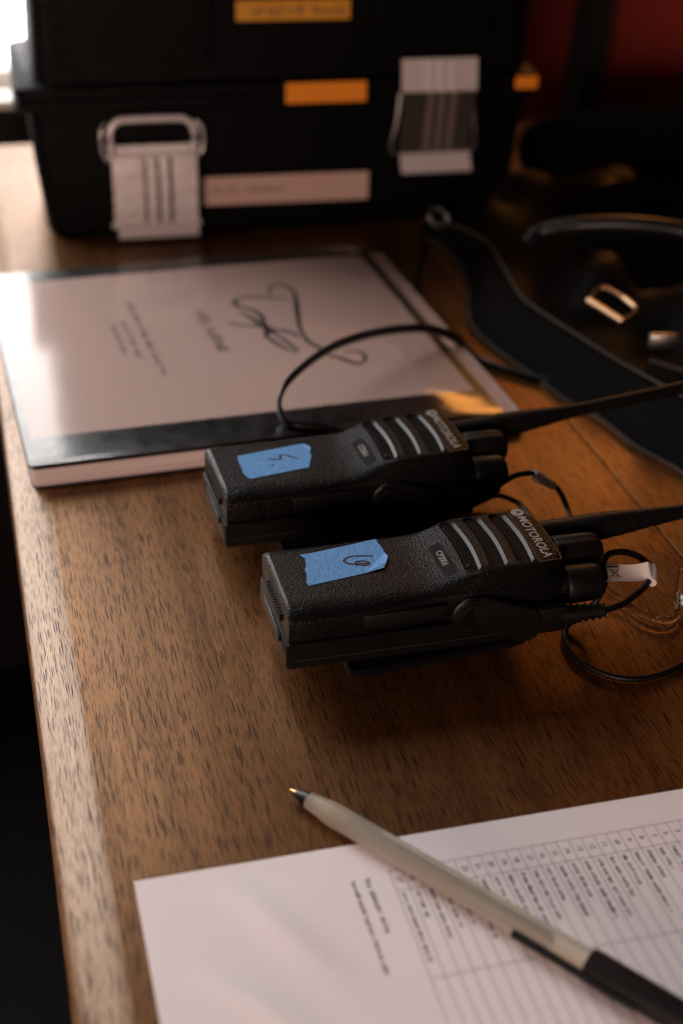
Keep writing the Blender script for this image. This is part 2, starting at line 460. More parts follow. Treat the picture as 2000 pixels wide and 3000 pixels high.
# white vinyl lets light through
_m = M['white_tag']; _n = _m.node_tree.nodes; _l = _m.node_tree.links
_t = _n.new('ShaderNodeBsdfTranslucent'); _t.inputs[0].default_value = (.9, .82, .78, 1)
_x = _n.new('ShaderNodeMixShader'); _x.inputs[0].default_value = .3
_l.new(_n['Principled BSDF'].outputs[0], _x.inputs[1]); _l.new(_t.outputs[0], _x.inputs[2]); _l.new(_x.outputs[0], _n['Material Output'].inputs[0])
# translucent pen barrel
def barrel_mat():
    m, N, L, b = new_mat("frosted_pen_barrel")
    b.inputs['Base Color'].default_value = (.76, .72, .61, 1); b.inputs['Roughness'].default_value = .30
    b.inputs['Transmission Weight'].default_value = .72; b.inputs['IOR'].default_value = 1.3
    b.inputs['Subsurface Weight'].default_value = .25; b.inputs['Subsurface Radius'].default_value = (.003, .003, .0025)
    return m
M['barrel'] = barrel_mat()
m_, N_, L_, b_ = new_mat("clear_acoustic_tube")
b_.inputs['Base Color'].default_value = (.97, .95, .93, 1); b_.inputs['Roughness'].default_value = .06
b_.inputs['Transmission Weight'].default_value = 1.0; b_.inputs['IOR'].default_value = 1.22
M['clear'] = m_
M['ink_tube'] = plain("ink_refill", (.045, .042, .04), .35)

# ------------------------------------------------------------------ the setting
fl = MB().box(-2500, 2500, -1500, 2200, -740, -720).build('floor', M['floor'])
tag(fl, 'dark floor far below the table edge', kind='structure')

WY = 1490
wl = MB()
wl.box(-2500, -900, WY, WY + 60, -60, 1900); wl.box(160, 2200, WY, WY + 60, -60, 1900)
wl.box(-900, 160, WY, WY + 60, -60, 5); wl.box(-900, 160, WY, WY + 60, 1250, 1900)
tag(wl.build('wall', M['wall']), 'dark red painted wall behind the table', kind='structure')

tag(MB().box(-2500, 2200, WY - 8, WY + 60, -720, -60.5).box(-940, 190, WY - 6, WY - .5, -60, -6).build('wall_foot_shade', M['wall_shade']), 'dark strip painted as shade along the foot of the wall', kind='structure')  # shade below the window and along the wall foot, painted as dark boxes
win = thing('window', 'bright white window at the far left behind the case', 'window', (0, WY, 0))
f = MB()
f.box(-900, 160, -12, 40, 3, 22, 2); f.box(-900, 160, -12, 40, 1230, 1252, 2)
f.box(-902, -870, -10, 40, 20, 1232, 2); f.box(148, 164, -10, 40, 20, 1232, 2)
f.build('frame', M['frame'], win)
for xa, xb in ((-870, -85), (5, 148)):
    MB().box(xa, xb, 24, 30, 20, 1232).build('pane', M['pane'], win)
MB().box(-85, 5, -8, 36, 21, 1231, 3).build('added_mullion', M['frame'], win)  # wide unseen bar added to split the window's reflection into a streak
MB().box(-930, 170, -60, -13, -4, 5, 1.5).build('sill', M['frame'], win)

post = MB()
post.loft([[(650 + dx - 4, WY - 60, z), (678 + dx - 4, WY - 60, z), (678 + dx - 4, WY - 20, z), (650 + dx - 4, WY - 20, z)] for z, dx in ((-720, -8), (-100, -2), (110, 6), (900, 14))])
tag(post.build('post', M['post']), 'slim dark upright post in front of the dark red wall', 'post')

# table: lipping, two boards
tb = thing('table', 'brown oak table top with open grain and a chamfered edge', 'table', (0, 0, 0))
prof = [(24.0, -0.05), (21.5, -.25), (17, -1.1), (11, -2.8), (6.5, -4.6), (4.9, -5.8), (4.2, -8), (4.2, -30), (24.0, -30)]
e = MB(); e.loft([[(px, y, pz) for px, pz in prof] for y in (-420, 0, 300, 600, 900, 1300)])
e.build('edge_lipping', M['wood_e'], tb, 40)
MB().box(24.02, 334.6, -420, 1300, -28, 0, .35).build('board', M['wood_a'], tb)
MB().box(335.5, 1150, -420, 1300, -28, .05, .5).build('board', M['wood_b'], tb)
MB().box(60, 1100, -360, 1240, -90, -30).build('underframe', M['post'], tb)

# ------------------------------------------------------------------ radios
def smoothstep(a, b, x):
    t = max(0, min(1, (x - a) / (b - a))); return t * t * (3 - 2 * t)

def housing_ring(x, yn, yf, zb, zr, zt, ch):
    near = [(yn + 1.2, zb), (yn, zb + 1.5), (yn - .3, zr - 2.2), (yn + .1, zr - .6), (yn + 1.0, zr + .3), (yn + ch * .5, zr + (zt - zr) * .62), (yn + ch * .8, zt - .55), (yn + ch + .6, zt - .12), (yn + ch + 3, zt)]
    far = [(yf - (y - yn), z) for y, z in near]
    return [(x, y, z) for y, z in near] + [(x, (yn + yf) / 2, zt + .05)] + [(x, y, z) for y, z in reversed(far)]

def capsule_cutter(xc, ya, yb, w_top, w_bot, z_top, z_bot, bow):
    rings = []
    for z, wd, sh in ((z_bot, w_bot, 0), (z_top, w_top, 0.0), (z_top + 6, w_top + 1.0, 0.0)):
        r = wd / 2; pts = []
        n = 8; k = 10
        for i in range(k + 1):          # right side, near to far
            y = ya + (yb - ya) * i / k; pts.append((xc + r + bow * math.sin(math.pi * i / k) + sh, y, z))
        for i in range(1, n):
            a = math.pi * i / n; pts.append((xc + r * math.cos(a) + sh, yb + r * math.sin(a), z))
        for i in range(k + 1):
            y = yb + (ya - yb) * i / k; pts.append((xc - r + bow * math.sin(math.pi * i / k) + sh, y, z))
        for i in range(1, n):
            a = math.pi + math.pi * i / n; pts.append((xc + r * math.cos(a) + sh, ya + r * math.sin(a), z))
        rings.append(pts)
    return rings

SLOTS = (85.0, 97.2, 109.6)
def z_face(x):
    return 44.2 + 6.6 * smoothstep(62, 92, x) + .5 * smoothstep(92, 118, x)

def make_housing():
    rings = []
    for x in (0, .5, 1.6, 12, 30, 48, 58, 64, 70, 76, 82, 88, 96, 106, 116, 122, 126, 128.4, 129.6):
        yn = 0 + 2.2 * smoothstep(40, 62, x) - 1.6 * smoothstep(66, 86, x) + 1.2 * smoothstep(108, 122, x)
        yf = 56 - 2.2 * smoothstep(40, 62, x) + 1.6 * smoothstep(66, 86, x) - 1.6 * smoothstep(108, 122, x)
        endr = smoothstep(119, 130, x)
        yn += 6 * endr ** 2; yf -= 9 * endr ** 2
        zt = z_face(x) - 1.4 * endr ** 2
        zr = 40.4 + 2.6 * smoothstep(20, 90, x) - 1.2 * endr
        ch = 9 - 3.0 * smoothstep(60, 85, x)
        sh = {0: 1.6, .5: .7, 1.6: 0}.get(x, 0)
        if x == 129.6: sh = 1.6
        rings.append(housing_ring(x, yn + sh * .5, yf - sh * .5, 28 + sh * .4, zr - sh * .5, zt - sh, ch))
    mb = MB().loft(rings)
    o = mb.build('housing', M['housing'])
    cut = MB()
    for i, xc in enumerate(SLOTS):
        zt = z_face(xc)
        cut.loft(capsule_cutter(xc, 11.2 - .3 * i, 46.8 - .2 * i, 8.6, 6.2, zt + .1, zt - 1.4, 1.4))
    c = cut.build('cutter', M['slot'])
    md = o.modifiers.new('b', 'BOOLEAN'); md.operation = 'DIFFERENCE'; md.object = c; md.solver = 'EXACT'
    dg = bpy.context.evaluated_depsgraph_get(); dg.update()
    me = bpy.data.meshes.new_from_object(o.evaluated_get(dg))
    bpy.data.objects.remove(o); bpy.data.objects.remove(c)
    me.materials.clear()
    for k in ('housing', 'slot_wall_sheen', 'slot'): me.materials.append(M[k])
    for p in me.polygons:
        x, y, z = p.center / MM; p.material_index = 0
        if 76 < x < 116 and 5 < y < 53 and z < z_face(x) - .12 and p.normal.z > .2 and z > 44:
            if min(abs(x - 1.0 - xc) for xc in SLOTS) < 5.4 and 6 < y < 51.5:
                p.material_index = 2 if p.normal.z > .97 else 1
    return me

HOUSING = make_housing()

def flat_text(body, size, x0, y0, z, bold=0.0, shear=0.0, spacing=1.0, thick=None):
    """reads from the far side to the near side of the radio, top of the letters towards the aerial"""
    v, fc = text_data(body, size, bold, shear, spacing)
    return [(x0 + q[1], y0 - q[0], z(x0 + q[1]) if callable(z) else z) for q in v], fc

def grow_poly(poly, x0, y0): return [(x - x0, y - y0) for x, y in poly]

def make_radio(label, loc, rz, tape_poly, strokes, ant_end, ant_z, ant_dy):
    r = thing('two_way_radio', label, 'radio', (loc[0], loc[1], 0), rz, 'two-way radios lying on the table')
    h = link('housing', HOUSING.copy(), None, r, 28)
    # battery pack with stepped foot
    b = MB()
    def br(x, i, z0, z1): return [(x, i + 1.5, z0), (x, i, z0 + 1.5), (x, i - .2, z1 - .8), (x, i + .6, z1), (x, 55.6 - i, z1), (x, 56.2 - i, z1 - .8), (x, 56 - i, z0 + 1.5), (x, 54.5 - i, z0)]
    b.loft([br(-1.0, 1.2, 15, 26.6), br(-.4, .4, 14.2, 27.4), br(1, 0, 14, 27.6), br(110, 0, 14, 27.6), br(124, 1.5, 15, 27.6), br(126, 4, 16.5, 27.2)])
    bt = b.build('battery', M['battery'], r, 35)
    MB().box(-2.0, -.6, 12, 44, 21.8, 25.8, .5).build('battery_latch', M['smooth_black'], bt, 35)
    g = MB()
    for k in range(14): g.box(-1.25, .4, 14 + k * 2, 14.9 + k * 2, 31.6, 35.2)
    g.build('latch_ridges', M['smooth_black'], h)
    g = MB(); g.box(2, 120, -.42, .5, 19.2, 19.55); g.build('battery_seam', M['groove'], bt)
    # speaker grille bars in each slot
    for i, xc in enumerate(SLOTS):
        zt = z_face(xc); g = MB()
        P = [(xc - 1.6 + 1.4 * math.sin(math.pi * t / 10), 12 + 34 * t / 10, zt - 1.25) for t in range(11)]
        g.tube(P, .4, n=6, sub=2)
        g.build('grille_bar', M['slot'], r, 40)
    # small microphone hole ring at the near end of the first slot
    g = MB(); g.loft([[(SLOTS[0] + .3 + 1.3 * math.cos(a * math.pi / 8) * q, 14 + 1.3 * math.sin(a * math.pi / 8) * q, z_face(85) - zz) for a in range(16)] for q, zz in ((1, 1.9), (1, 1.2), (.6, 1.0), (.5, 1.6))])
    g.build('microphone_port', M['smooth_black'], r, 40)
    # maker's panel: fine outline, emblem, lettering
    zf = lambda x: z_face(x) + .05 - 1.4 * smoothstep(119, 130, x) ** 2
    pl = [(115.6, 52, 0), (115.9, 30, 0), (115.4, 8.0, 0), (116.4, 6.6, 0), (125, 7.2, 0), (126.4, 9.4, 0), (127.4, 18, 0), (127.4, 38, 0), (126.0, 47, 0), (123, 50.6, 0), (117, 52.6, 0), (115.6, 52, 0)]
    sp = [Vector((p.x, p.y, zf(p.x) + .06)) for p in spline(pl, 5)]
    v, fc = ribbon(sp, .32, 1)
    MB().add(v, fc).build('panel_outline', M['groove'], r)
    v, fc = flat_text("MOTOROLA", 6.3, 120.6, 26.6, lambda x: zf(x) + .12, bold=.16, spacing=1.0)
    MB().add(v, fc).build('maker_lettering', M['print_grey'], r)
    em = MB()
    n = 24
    cx, cy, rr = 120.3, 47.8, 3.0
    em.prism([(cx + rr * math.cos(2 * math.pi * k / n), cy + rr * math.sin(2 * math.pi * k / n)) for k in range(n)], zf(cx) - .1, zf(cx) + .14)
    eo = em.build('emblem', M['print_grey'], r)
    bw = MB()      # two-winged mark on the disc
    for sgn in (1, -1):
        poly = [(1.7, .28), (-1.5, 1.75), (-.4, 1.25), (.15, .75), (-.55, .12), (.35, .05)]
        bw.prism([(cx + a, cy + sgn * q) for a, q in (poly if sgn > 0 else poly[::-1])], zf(cx) + .15, zf(cx) + .2)
    bw.build('emblem_mark', M['smooth_black'], eo)
    # model badge
    bd = MB()
    pts = []
    for k in range(9): a = math.pi * k / 8; pts.append((75.4 + 3.3 * math.cos(a), 33.0 + 3.3 * math.sin(a)))
    for k in range(9): a = math.pi + math.pi * k / 8; pts.append((75.9 + 3.3 * math.cos(a), 12.6 + 3.3 * math.sin(a)))
    bd.add([(x, y, z_face(x) + .10) for x, y in pts], [tuple(range(len(pts)))])
    bo = bd.build('model_badge', M['slot'], r)
    sp = [Vector((x, y, z_face(x) + .16)) for x, y in pts + pts[:1]]
    v, fc = ribbon(sp, .30, 1); MB().add(v, fc).build('badge_outline', M['groove'], bo)
    v, fc = flat_text("CP200d", 4.0, 75.6, 24.2, lambda x: z_face(x) + .2, bold=.05, spacing=.86)
    MB().add(v, fc).build('model_lettering', M['print_dim'], bo)
    # masking tape flag with a handwritten numeral
    tp = MB()
    bm = bmesh.new()
    vs = [bm.verts.new((x, y, z_face(x) + .22 + lift)) for x, y, lift in tape_poly]
    fcb = bm.faces.new(vs)
    bmesh.ops.triangulate(bm, faces=[fcb]); bm.verts.index_update()
    tp.add([tuple(q.co) for q in bm.verts], [[q.index for q in fq.verts] for fq in bm.faces]); bm.free()
    to = tp.build('masking_tape', M['tape'], r)
    sk = MB()
    for st, wd in strokes:
        v, fc = ribbon([(x, y, z_face(x) + .34) for x, y in st], wd * 1.45, 5, .06, True); sk.add(v, fc)
    sk.build('handwritten_number', M['marker'], to)
    # push-to-talk pad and side ridge line
    MB().box(33, 71, -.62, 2, 32.0, 39.0, .3).build('talk_button', M['rubber'], r, 35)
    # belt clip
    cl = MB(); rings = []
    for x, zb, wv in ((30, 1.6, 18), (31, .3, 21), (36, .2, 22), (44, 1.0, 22.5), (70, 3.2, 23), (100, 5.6, 23), (112, 6.6, 22), (115, 7.4, 18)):
        rings.append([(x, 28 - wv, zb), (x, 28 + wv, zb), (x, 28 + wv, zb + 2.6), (x, 28 + wv - 1, zb + 3.4), (x, 28 - wv + 1, zb + 3.4), (x, 28 - wv, zb + 2.6)])
    cl.loft(rings)
    co = cl.build('belt_clip', M['smooth_black'], r, 35)
    MB().box(86, 112, 14, 42, 8.6, 14.4, 1).build('clip_pivot', M['smooth_black'], co, 35)
    # knobs and aerial
    rid = lambda x, k: (1.0 if k % 2 else .955)
    k1 = MB().lathe_x([(127, 5), (129.5, 5.2), (130, 8.2), (131, 8.8), (133, 9.0), (145, 8.6), (147.4, 7.6), (148.3, 5.8), (148.5, 2)], 10.5, 33.8, 40, lambda x, k: 1 if x > 145 else rid(x, k)).build('volume_knob', M['rubber'], r, 50)
    k2 = MB().lathe_x([(127, 5), (131, 5.4), (131.6, 8.6), (133, 9.3), (150, 9.1), (153.6, 8.0), (154.8, 6), (155, 2)], 28.5, 38.2, 40, lambda x, k: (.965 + .035 * math.cos(k / 40 * 2 * math.pi * 9)) * (1 if x < 149 else .99)).build('channel_knob', M['rubber'], r, 50)
    L0 = 128.5
    pts = []; N = 26
    def ar(t):
        x = L0 + (ant_end - L0) * t
        if x < 152: base = 7.4 - .02 * (x - L0)
        else: base = 7.0 - 3.6 * smoothstep(152, 214, x)
        if 140 < x < 200 and int(x / 3.2) % 2 == 0: base -= .16
        return base
    for i in range(N + 1):
        t = i / N; x = L0 + (ant_end - L0) * t
        pts.append((x, 45 - 1.0 + ant_dy * t * t, 38.6 + (ant_z - 38.6) * t))
    an = MB().tube(pts, ar, n=18, sub=4)
    an.build('aerial', M['rubber'], r, 40)
    g = MB().lathe_x([(126.5, 8.0), (129.2, 8.0), (130.2, 7.4)], 44, 38.4, 28); g.build('aerial_collar', M['smooth_black'], r, 40)
    return r

def jag(p, q, n, amp):
    out = []
    for i in range(n):
        t = i / n
        out.append((p[0] + (q[0] - p[0]) * t + random.uniform(-amp, amp), p[1] + (q[1] - p[1]) * t + random.uniform(-amp, amp) * .4, random.uniform(0, .1)))
    return out

tapeA = [(52.0, 49.9, .1)] + jag((52.6, 48.5), (53.5, 37), 9, .55) + [(53.6, 36, .2), (53.2, 33.4, 1.0), (51.0, 28.5, 1.3), (48.9, 25.2, .7)] + [(40, 23.9, 0), (26, 21.6, 0), (13.0, 19.6, 0)] + jag((12.6, 20.2), (16.6, 42.0), 16, .5) + [(15.2, 43.4, .1), (15.0, 44.4, .2), (20, 44.7, 0), (36, 47.2, 0)]
sixA = [([(47.4, 36.3), (42, 37.6), (37.7, 38.1), (34.7, 37.1), (33.3, 35.2), (34.5, 32.8), (37.8, 31.5), (41.5, 29.9), (43.8, 31.3), (42.0, 33.3), (38.6, 33.5), (37.8, 31.9), (37.7, 29.9)], .95), ([(38.8, 32.6), (41.4, 31.4), (42.8, 31.6)], .7)]
tapeB = [(47.4, 42.4, .2)] + [(49.5, 41.6, .5), (51.6, 37.4, .8)] + jag((51.6, 35.9), (46.6, 19.6), 11, .6) + [(45.9, 18.5, 0), (30, 16.2, 0), (15.4, 13.9, 0), (13.6, 15.0, 0), (12.5, 19.5, .2)] + jag((12.4, 20.3), (13.2, 36.6), 10, .35) + [(13.2, 37.6, 0), (30, 40.2, 0)]
fiveB = [([(27.4, 31.2), (31, 30.0), (33.6, 29.4), (34.2, 31.4), (34.6, 33.6), (36.2, 33.8), (38.6, 32.0), (42.6, 27.6)], .95), ([(28.2, 25.4), (29.2, 24.4)], .9)]

make_radio('black two-way radio with blue tape numbered 6, nearer of the two', (112.47, 478.59), 0.22, tapeA, sixA, 268, 47.5, 0.0)
make_radio('black two-way radio with blue tape numbered 5, lying beside the bound script', (104.7, 580.23), 1.51, tapeB, fiveB, 318, 55.0, 6.0)

# ------------------------------------------------------------------ earpieces plugged into the radios
def earpiece(label, loc, rz, cords, tag_builder, tube=None):
    e = thing('earpiece_lead', label, 'earpiece', (loc[0], loc[1], 0), rz, 'earpiece leads plugged into the radios')
    # plug: round thumb-screw lobe and wedge cover standing off the side of the radio
    pl = []
    for k in range(13):
        a = math.pi / 2 + math.pi * k / 12
        pl.append((82 + 9 * math.cos(a), 32.6 + 8.8 * math.sin(a)))
    pl += [(90, 22.4), (104, 17.6), (109, 17.4), (112.6, 19.8), (113.8, 25), (113.0, 31.5), (110.6, 34.3), (97, 38.8), (88, 41.6)]
    n = len(pl); v = []
    yy = lambda x: -1.6 - 4.6 * smoothstep(76, 112, x)
    for x, z in pl: v.append((x, 1.0, z))
    for x, z in pl: v.append((x, yy(x) + .5, z))
    cx, cz = 95, 29.5
    for x, z in pl: v.append((cx + (x - cx) * .955, yy(x) - .25, cz + (z - cz) * .93))
    fcs = []
    for rg in (0, 1):
        for i in range(n): fcs.append((rg * n + i, rg * n + (i + 1) % n, (rg + 1) * n + (i + 1) % n, (rg + 1) * n + i))
    fcs.append(tuple(range(n - 1, -1, -1))); fcs.append(tuple(range(2 * n, 3 * n)))
    po = MB().add(v, fcs).build('plug', M['smooth_black'], e, 30)
    sc = MB(); sc.loft([[(83 + q * math.cos(2 * math.pi * k / 20), -2.2 - d, 32.4 + q * math.sin(2 * math.pi * k / 20)) for k in range(20)] for q, d in ((6.6, 0), (6.4, .9), (5.4, 1.2), (5.0, .7))])
    sc.build('thumb_screw', M['smooth_black'], po, 40)
    MB().box(104, 127, -5.5, 3.0, 19.5, 33.5, 2.2).build('cable_housing', M['rubber'], e, 40)
    P = cords[0]
    d0 = Vector(P[0])
    sr = MB()
    a0 = Vector((124, -2.6, 27.0))
    m = 26
    sr.tube([tuple(a0.lerp(d0, i / m)) for i in range(m + 1)], lambda t: (4.9 - 1.5 * t) * (1.0 if int(t * 13) % 2 else .80), n=14, sub=2)
    sr.build('strain_relief', M['rubber'], e, 40)
    cd = MB()
    cd.tube(P, 1.55, n=10, sub=8)
    cd.build('cord', M['rubber'], e, 60)
    for q in cords[1:]:
        MB().tube(q, 1.55, n=10, sub=8).build('cord', M['rubber'], e, 60)
    tag_builder(e)
    if tube:
        MB().tube(tube, 1.9, n=14, sub=8).build('acoustic_tube', M['clear'], e, 60)
    return e

def tag_a(e):
    # vinyl flag folded round the cord; print on the face turned to the camera
    c0, c1 = Vector((155.4, 25.2, 26.6)), Vector((179.6, 20.6, 27.4))
    dn = Vector((-.4, -7.0, -5.7))
    nu, nv = 18, 6
    v = []; fcs = []
    for i in range(nu + 1):
        t = i / nu
        for j in range(nv + 1):
            s = j / nv
            p = c0.lerp(c1, t) + dn * (s - .5) * (1.0 - .10 * math.sin(math.pi * t)) + Vector((0, -.6, .8)) * math.sin(2.2 * math.pi * t) * .8
            if i == 0: p += Vector((1.2, 0, 0)) * (abs(s - .5) * 2) ** 3
            if t > .86: p += Vector((0, -.6, .8)) * math.sin((t - .86) / .14 * math.pi) * 1.2
            v.append(tuple(p))
    for i in range(nu):
        for j in range(nv):
            a = i * (nv + 1) + j; fcs.append((a, a + nv + 1, a + nv + 2, a + 1))
    # second leaf behind
    k = len(v); nrm = Vector((-.15, -.62, .77)).normalized()
    v += [tuple(Vector(p) - nrm * .5) for p in v[:k]]
    fcs += [tuple(q + k for q in fq) for fq in fcs[:]]
    t = MB().add(v, fcs).build('cable_tag', M['white_tag'], e, 60)
    wr = MB().tube([(178.6, 16.8, 23.8), (181.4, 21.4, 24.4), (183.2, 26.6, 25.6)], 2.4, n=14, sub=4); wr.build('tag_wrap', M['white_tag'], t, 50)
    U = (c1 - c0).normalized(); V = -dn.normalized(); off = nrm * .45
    def P(a, b): return tuple(c0 + U * a + V * b + off + Vector((0, -.6, .8)) * math.sin(2.2 * math.pi * a / 25.0) * .8)
    ink = MB()
    def bar(a0, b0, a1, b1, wd):
        d = Vector((a1 - a0, b1 - b0, 0)).normalized(); n_ = Vector((-d.y, d.x, 0)) * wd / 2
        ink.add([P(a0 + n_.x, b0 + n_.y), P(a0 - n_.x, b0 - n_.y), P(a1 - n_.x, b1 - n_.y), P(a1 + n_.x, b1 + n_.y)], [(0, 1, 2, 3)])
    bar(3.8, 2.9, 9.6, 2.9, .9)
    bar(4.0, -2.6, 9.6, 2.0, .3); bar(4.0, 2.0, 9.6, -2.6, .3)
    bar(5.5, 1.3, 5.9, -1.9, .3); bar(8.3, 1.3, 7.9, -1.9, .3); bar(5.3, 1.3, 8.5, 1.3, .35); bar(5.9, -1.9, 7.9, -1.9, .3); bar(6.0, .2, 8.0, .2, .2)
    for k in range(7): bar(4.3 + k * .7, 4.0, 4.3 + k * .7 + .45, 4.0, .7)
    ink.build('disposal_symbol', M['black_ink'], t)

def tag_b(e):
    p = [(167.0, 14.8, 27), (171.4, 15.4, 23.8), (176.2, 16.4, 19.6), (181.2, 18.0, 15.6)]
    t = MB().tube(p, lambda q: 2.3, n=12, sub=4).build('cable_tag', M['white_tag'], e, 50)
    v, fc = ribbon([(165.4, 12.6, 24.6), (170.6, 13.0, 21.6), (174.8, 14.0, 18.6)], 4.0, 4)
    MB().add(v, fc).build('tag_flap', M['white_tag'], t)

cordA = [(143.6, -6.6, 29.5), (150, -3.8, 28.4), (157.2, 0.3, 27.0), (171.2, 11.4, 25.0), (179.4, 20.2, 24.0), (182.6, 26.4, 25.0), (180.7, 30.7, 27.0), (176.1, 31.8, 30.0), (168.6, 31.6, 33.0), (161.0, 30.1, 33.4), (157.6, 27.0, 30), (157, 22, 22), (150, 21, 8), (140, 20, 3.0), (134.6, 9.2, 2), (135.4, -7.1, 2.0), (146.0, -20.6, 2.0), (161.3, -24.5, 2.0), (181.1, -18.6, 2.0), (201.5, -5.8, 2.0), (230, 18, 2), (262, 30, 2)]
tubeA = [(150, 62, 9), (158.3, 53.1, 8.0), (167.8, 44.8, 5.0), (174.8, 31.3, 3.0), (178.6, 20.2, 3.0), (186.1, 13.5, 3.0), (193.5, 14.7, 3.0), (198.0, 20.9, 4.0), (203.0, 32.0, 6.0), (212, 46, 6.0), (226, 52, 5)]
earpiece('coiled black earpiece lead with white printed tag and clear tube, in the radio numbered 6', (112.47, 478.59), 0.22, [cordA], tag_a, tubeA)
cordB = [(141.0, 1.5, 30.0), (146, 4.6, 30.4), (154.9, 10.1, 30.0), (167.0, 14.8, 27.0), (173.5, 15.5, 22.0), (182.4, 18.3, 15.0), (186.0, 16.5, 10.0), (188.3, 13.4, 4.0), (186.7, 4.6, 2.0), (180.0, -10.8, 2.0), (172, -24, 2), (166, -30, 2), (160, -22, 2), (166, -2, 2), (166.5, 14, 2.0), (166.0, 22.1, 2.4), (162.7, 27.1, 4.0), (154.6, 30.7, 6.0), (146, 30, 4), (132, 26, 2), (118, 20, 1.8)]
earpiece('black earpiece lead with blank folded white tag, in the radio numbered 5', (104.7, 580.23), 1.51, [cordB], tag_b)

# ------------------------------------------------------------------ bound script
bd = thing('bound_script', 'thick script in a clear glossy cover with black spine and signature', 'document', (15.43, 683.91, 0), 2.44)
def rrect(x0, x1, y0, y1, r, n=6):
    out = []
    for cx, cy, a0 in ((x1 - r, y1 - r, 0), (x0 + r, y1 - r, 90), (x0 + r, y0 + r, 180), (x1 - r, y0 + r, 270)):
        for k in range(n + 1):
            a = R(a0 + 90 * k / n); out.append((cx + r * math.cos(a), cy + r * math.sin(a)))
    return out
MB().prism(rrect(1, 278, -3, 272, 7), .3, 1.4).build('back_cover', M['board'], bd)
def droop(x): return .0006 * max(0.0, x - 215) ** 2
def slab(x0, x1, y0, y1, z0, z1, rc, nx=40, ch=.0, round_x=True):
    """plate that follows the droop of the cover, rounded corners"""
    rings = []
    for i in range(nx + 1):
        t = i / nx; x = x0 + (x1 - x0) * (.5 - .5 * math.cos(math.pi * t))
        e_ = min(x - x0, x1 - x); ins = rc - math.sqrt(max(0, rc * rc - max(0, rc - e_) ** 2)) if rc > 0 else 0
        d = droop(x); zt = z1 - d; zb = z0 - (d if z0 > 5 else 0)
        m_ = (zb + zt) / 2
        rings.append([(x, y0 + ins + ch, zb), (x, y0 + ins, zb + (zt - zb) * .3), (x, y0 + ins, zb + (zt - zb) * .7), (x, y0 + ins + ch, zt), (x, y1 - ins, zt), (x, y1 - ins, zb)])
    return MB().loft(rings)
slab(1.8, 289.5, -3.4, 268, 1.5, 11.6, 3.0, ch=1.1).build('page_block', M['page_edges'], bd)
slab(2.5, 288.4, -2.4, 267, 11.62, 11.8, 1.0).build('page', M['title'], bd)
slab(0, 276.5, -2.6, 273, 12.0, 13.9, 5.0, ch=.4).build('front_cover', M['board'], bd, 30)
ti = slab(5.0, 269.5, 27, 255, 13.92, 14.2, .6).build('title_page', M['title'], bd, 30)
# vinyl spine strip, gently rippled
v = []; fcs = []; nu, nv = 60, 8
for i in range(nu + 1):
    for j in range(nv + 1):
        x = .8 + 275 * i / nu; y = -2.2 + 31.2 * j / nv
        v.append((x, y, 14.3 + .35 * math.sin(math.pi * j / nv) + .06 * math.sin(i * .9) * math.sin(j * .8 + 1) - droop(x)))
for i in range(nu):
    for j in range(nv):
        a = i * (nv + 1) + j; fcs.append((a, a + nv + 1, a + nv + 2, a + 1))
MB().add(v, fcs).build('spine_strip', M['spine'], bd, 60)
# clear film with a lazy warp
v = []; fcs = []; nu, nv = 90, 60
for i in range(nu + 1):
    for j in range(nv + 1):
        x = .4 + 275.8 * i / nu; y = -2.4 + 275 * j / nv
        z = 15.1 + .5 * math.sin(x * .021 + .6) * math.sin(y * .017) + .12 * math.sin(x * .06 + y * .02) - droop(x)
        z += 6.5 * (smoothstep(145, 226, x) - smoothstep(226, 277, x)) * (1 - .8 * smoothstep(80, 190, y)) * (.55 + .45 * smoothstep(0, 25, y))
        if j < 1: z -= .5
        v.append((x, y, z))
for i in range(nu):
    for j in range(nv):
        a = i * (nv + 1) + j; fcs.append((a, a + nv + 1, a + nv + 2, a + 1))
MB().add(v, fcs).build('clear_cover', M['film'], bd, 60)
sg = MB()
for st in (
    [(185.6, 195.7), (187.4, 207.7), (195.8, 213.0), (201.9, 204.4), (201.1, 188.7), (195.3, 162.8), (190.4, 137.9), (189.9, 117.7), (194.4, 106.0), (195.5, 96.8), (203.1, 87.7), (210.5, 78.6), (217.0, 82.9), (218.4, 91.4), (213.7, 97.0), (207.2, 97.0)],
    [(195.8, 187.1), (183.1, 191.1), (170.7, 196.4), (161.9, 194.2), (158.4, 188.2), (160.1, 181.0), (166.6, 174.5), (170.6, 163.6), (169.6, 149.2), (173.8, 140.2), (178.0, 136.1)],
    [(146.6, 157.8), (155.5, 150.9), (167.5, 146.5), (167.7, 136.9), (165.2, 129.7), (166.7, 127.9), (171.8, 112.9), (179.1, 102.2)],
    [(158.4, 172), (164, 160), (167, 148), (174, 128), (180, 106)],
    [(166.5, 137.2), (175.9, 138.2), (182.5, 133.4), (186.7, 124.7)]):
    vv, fc = ribbon([(x, y, 14.26 - droop(x)) for x, y in st], 4.0, 6, .05, True); sg.add(vv, fc)
sg.build('signature', M['black_ink'], ti)

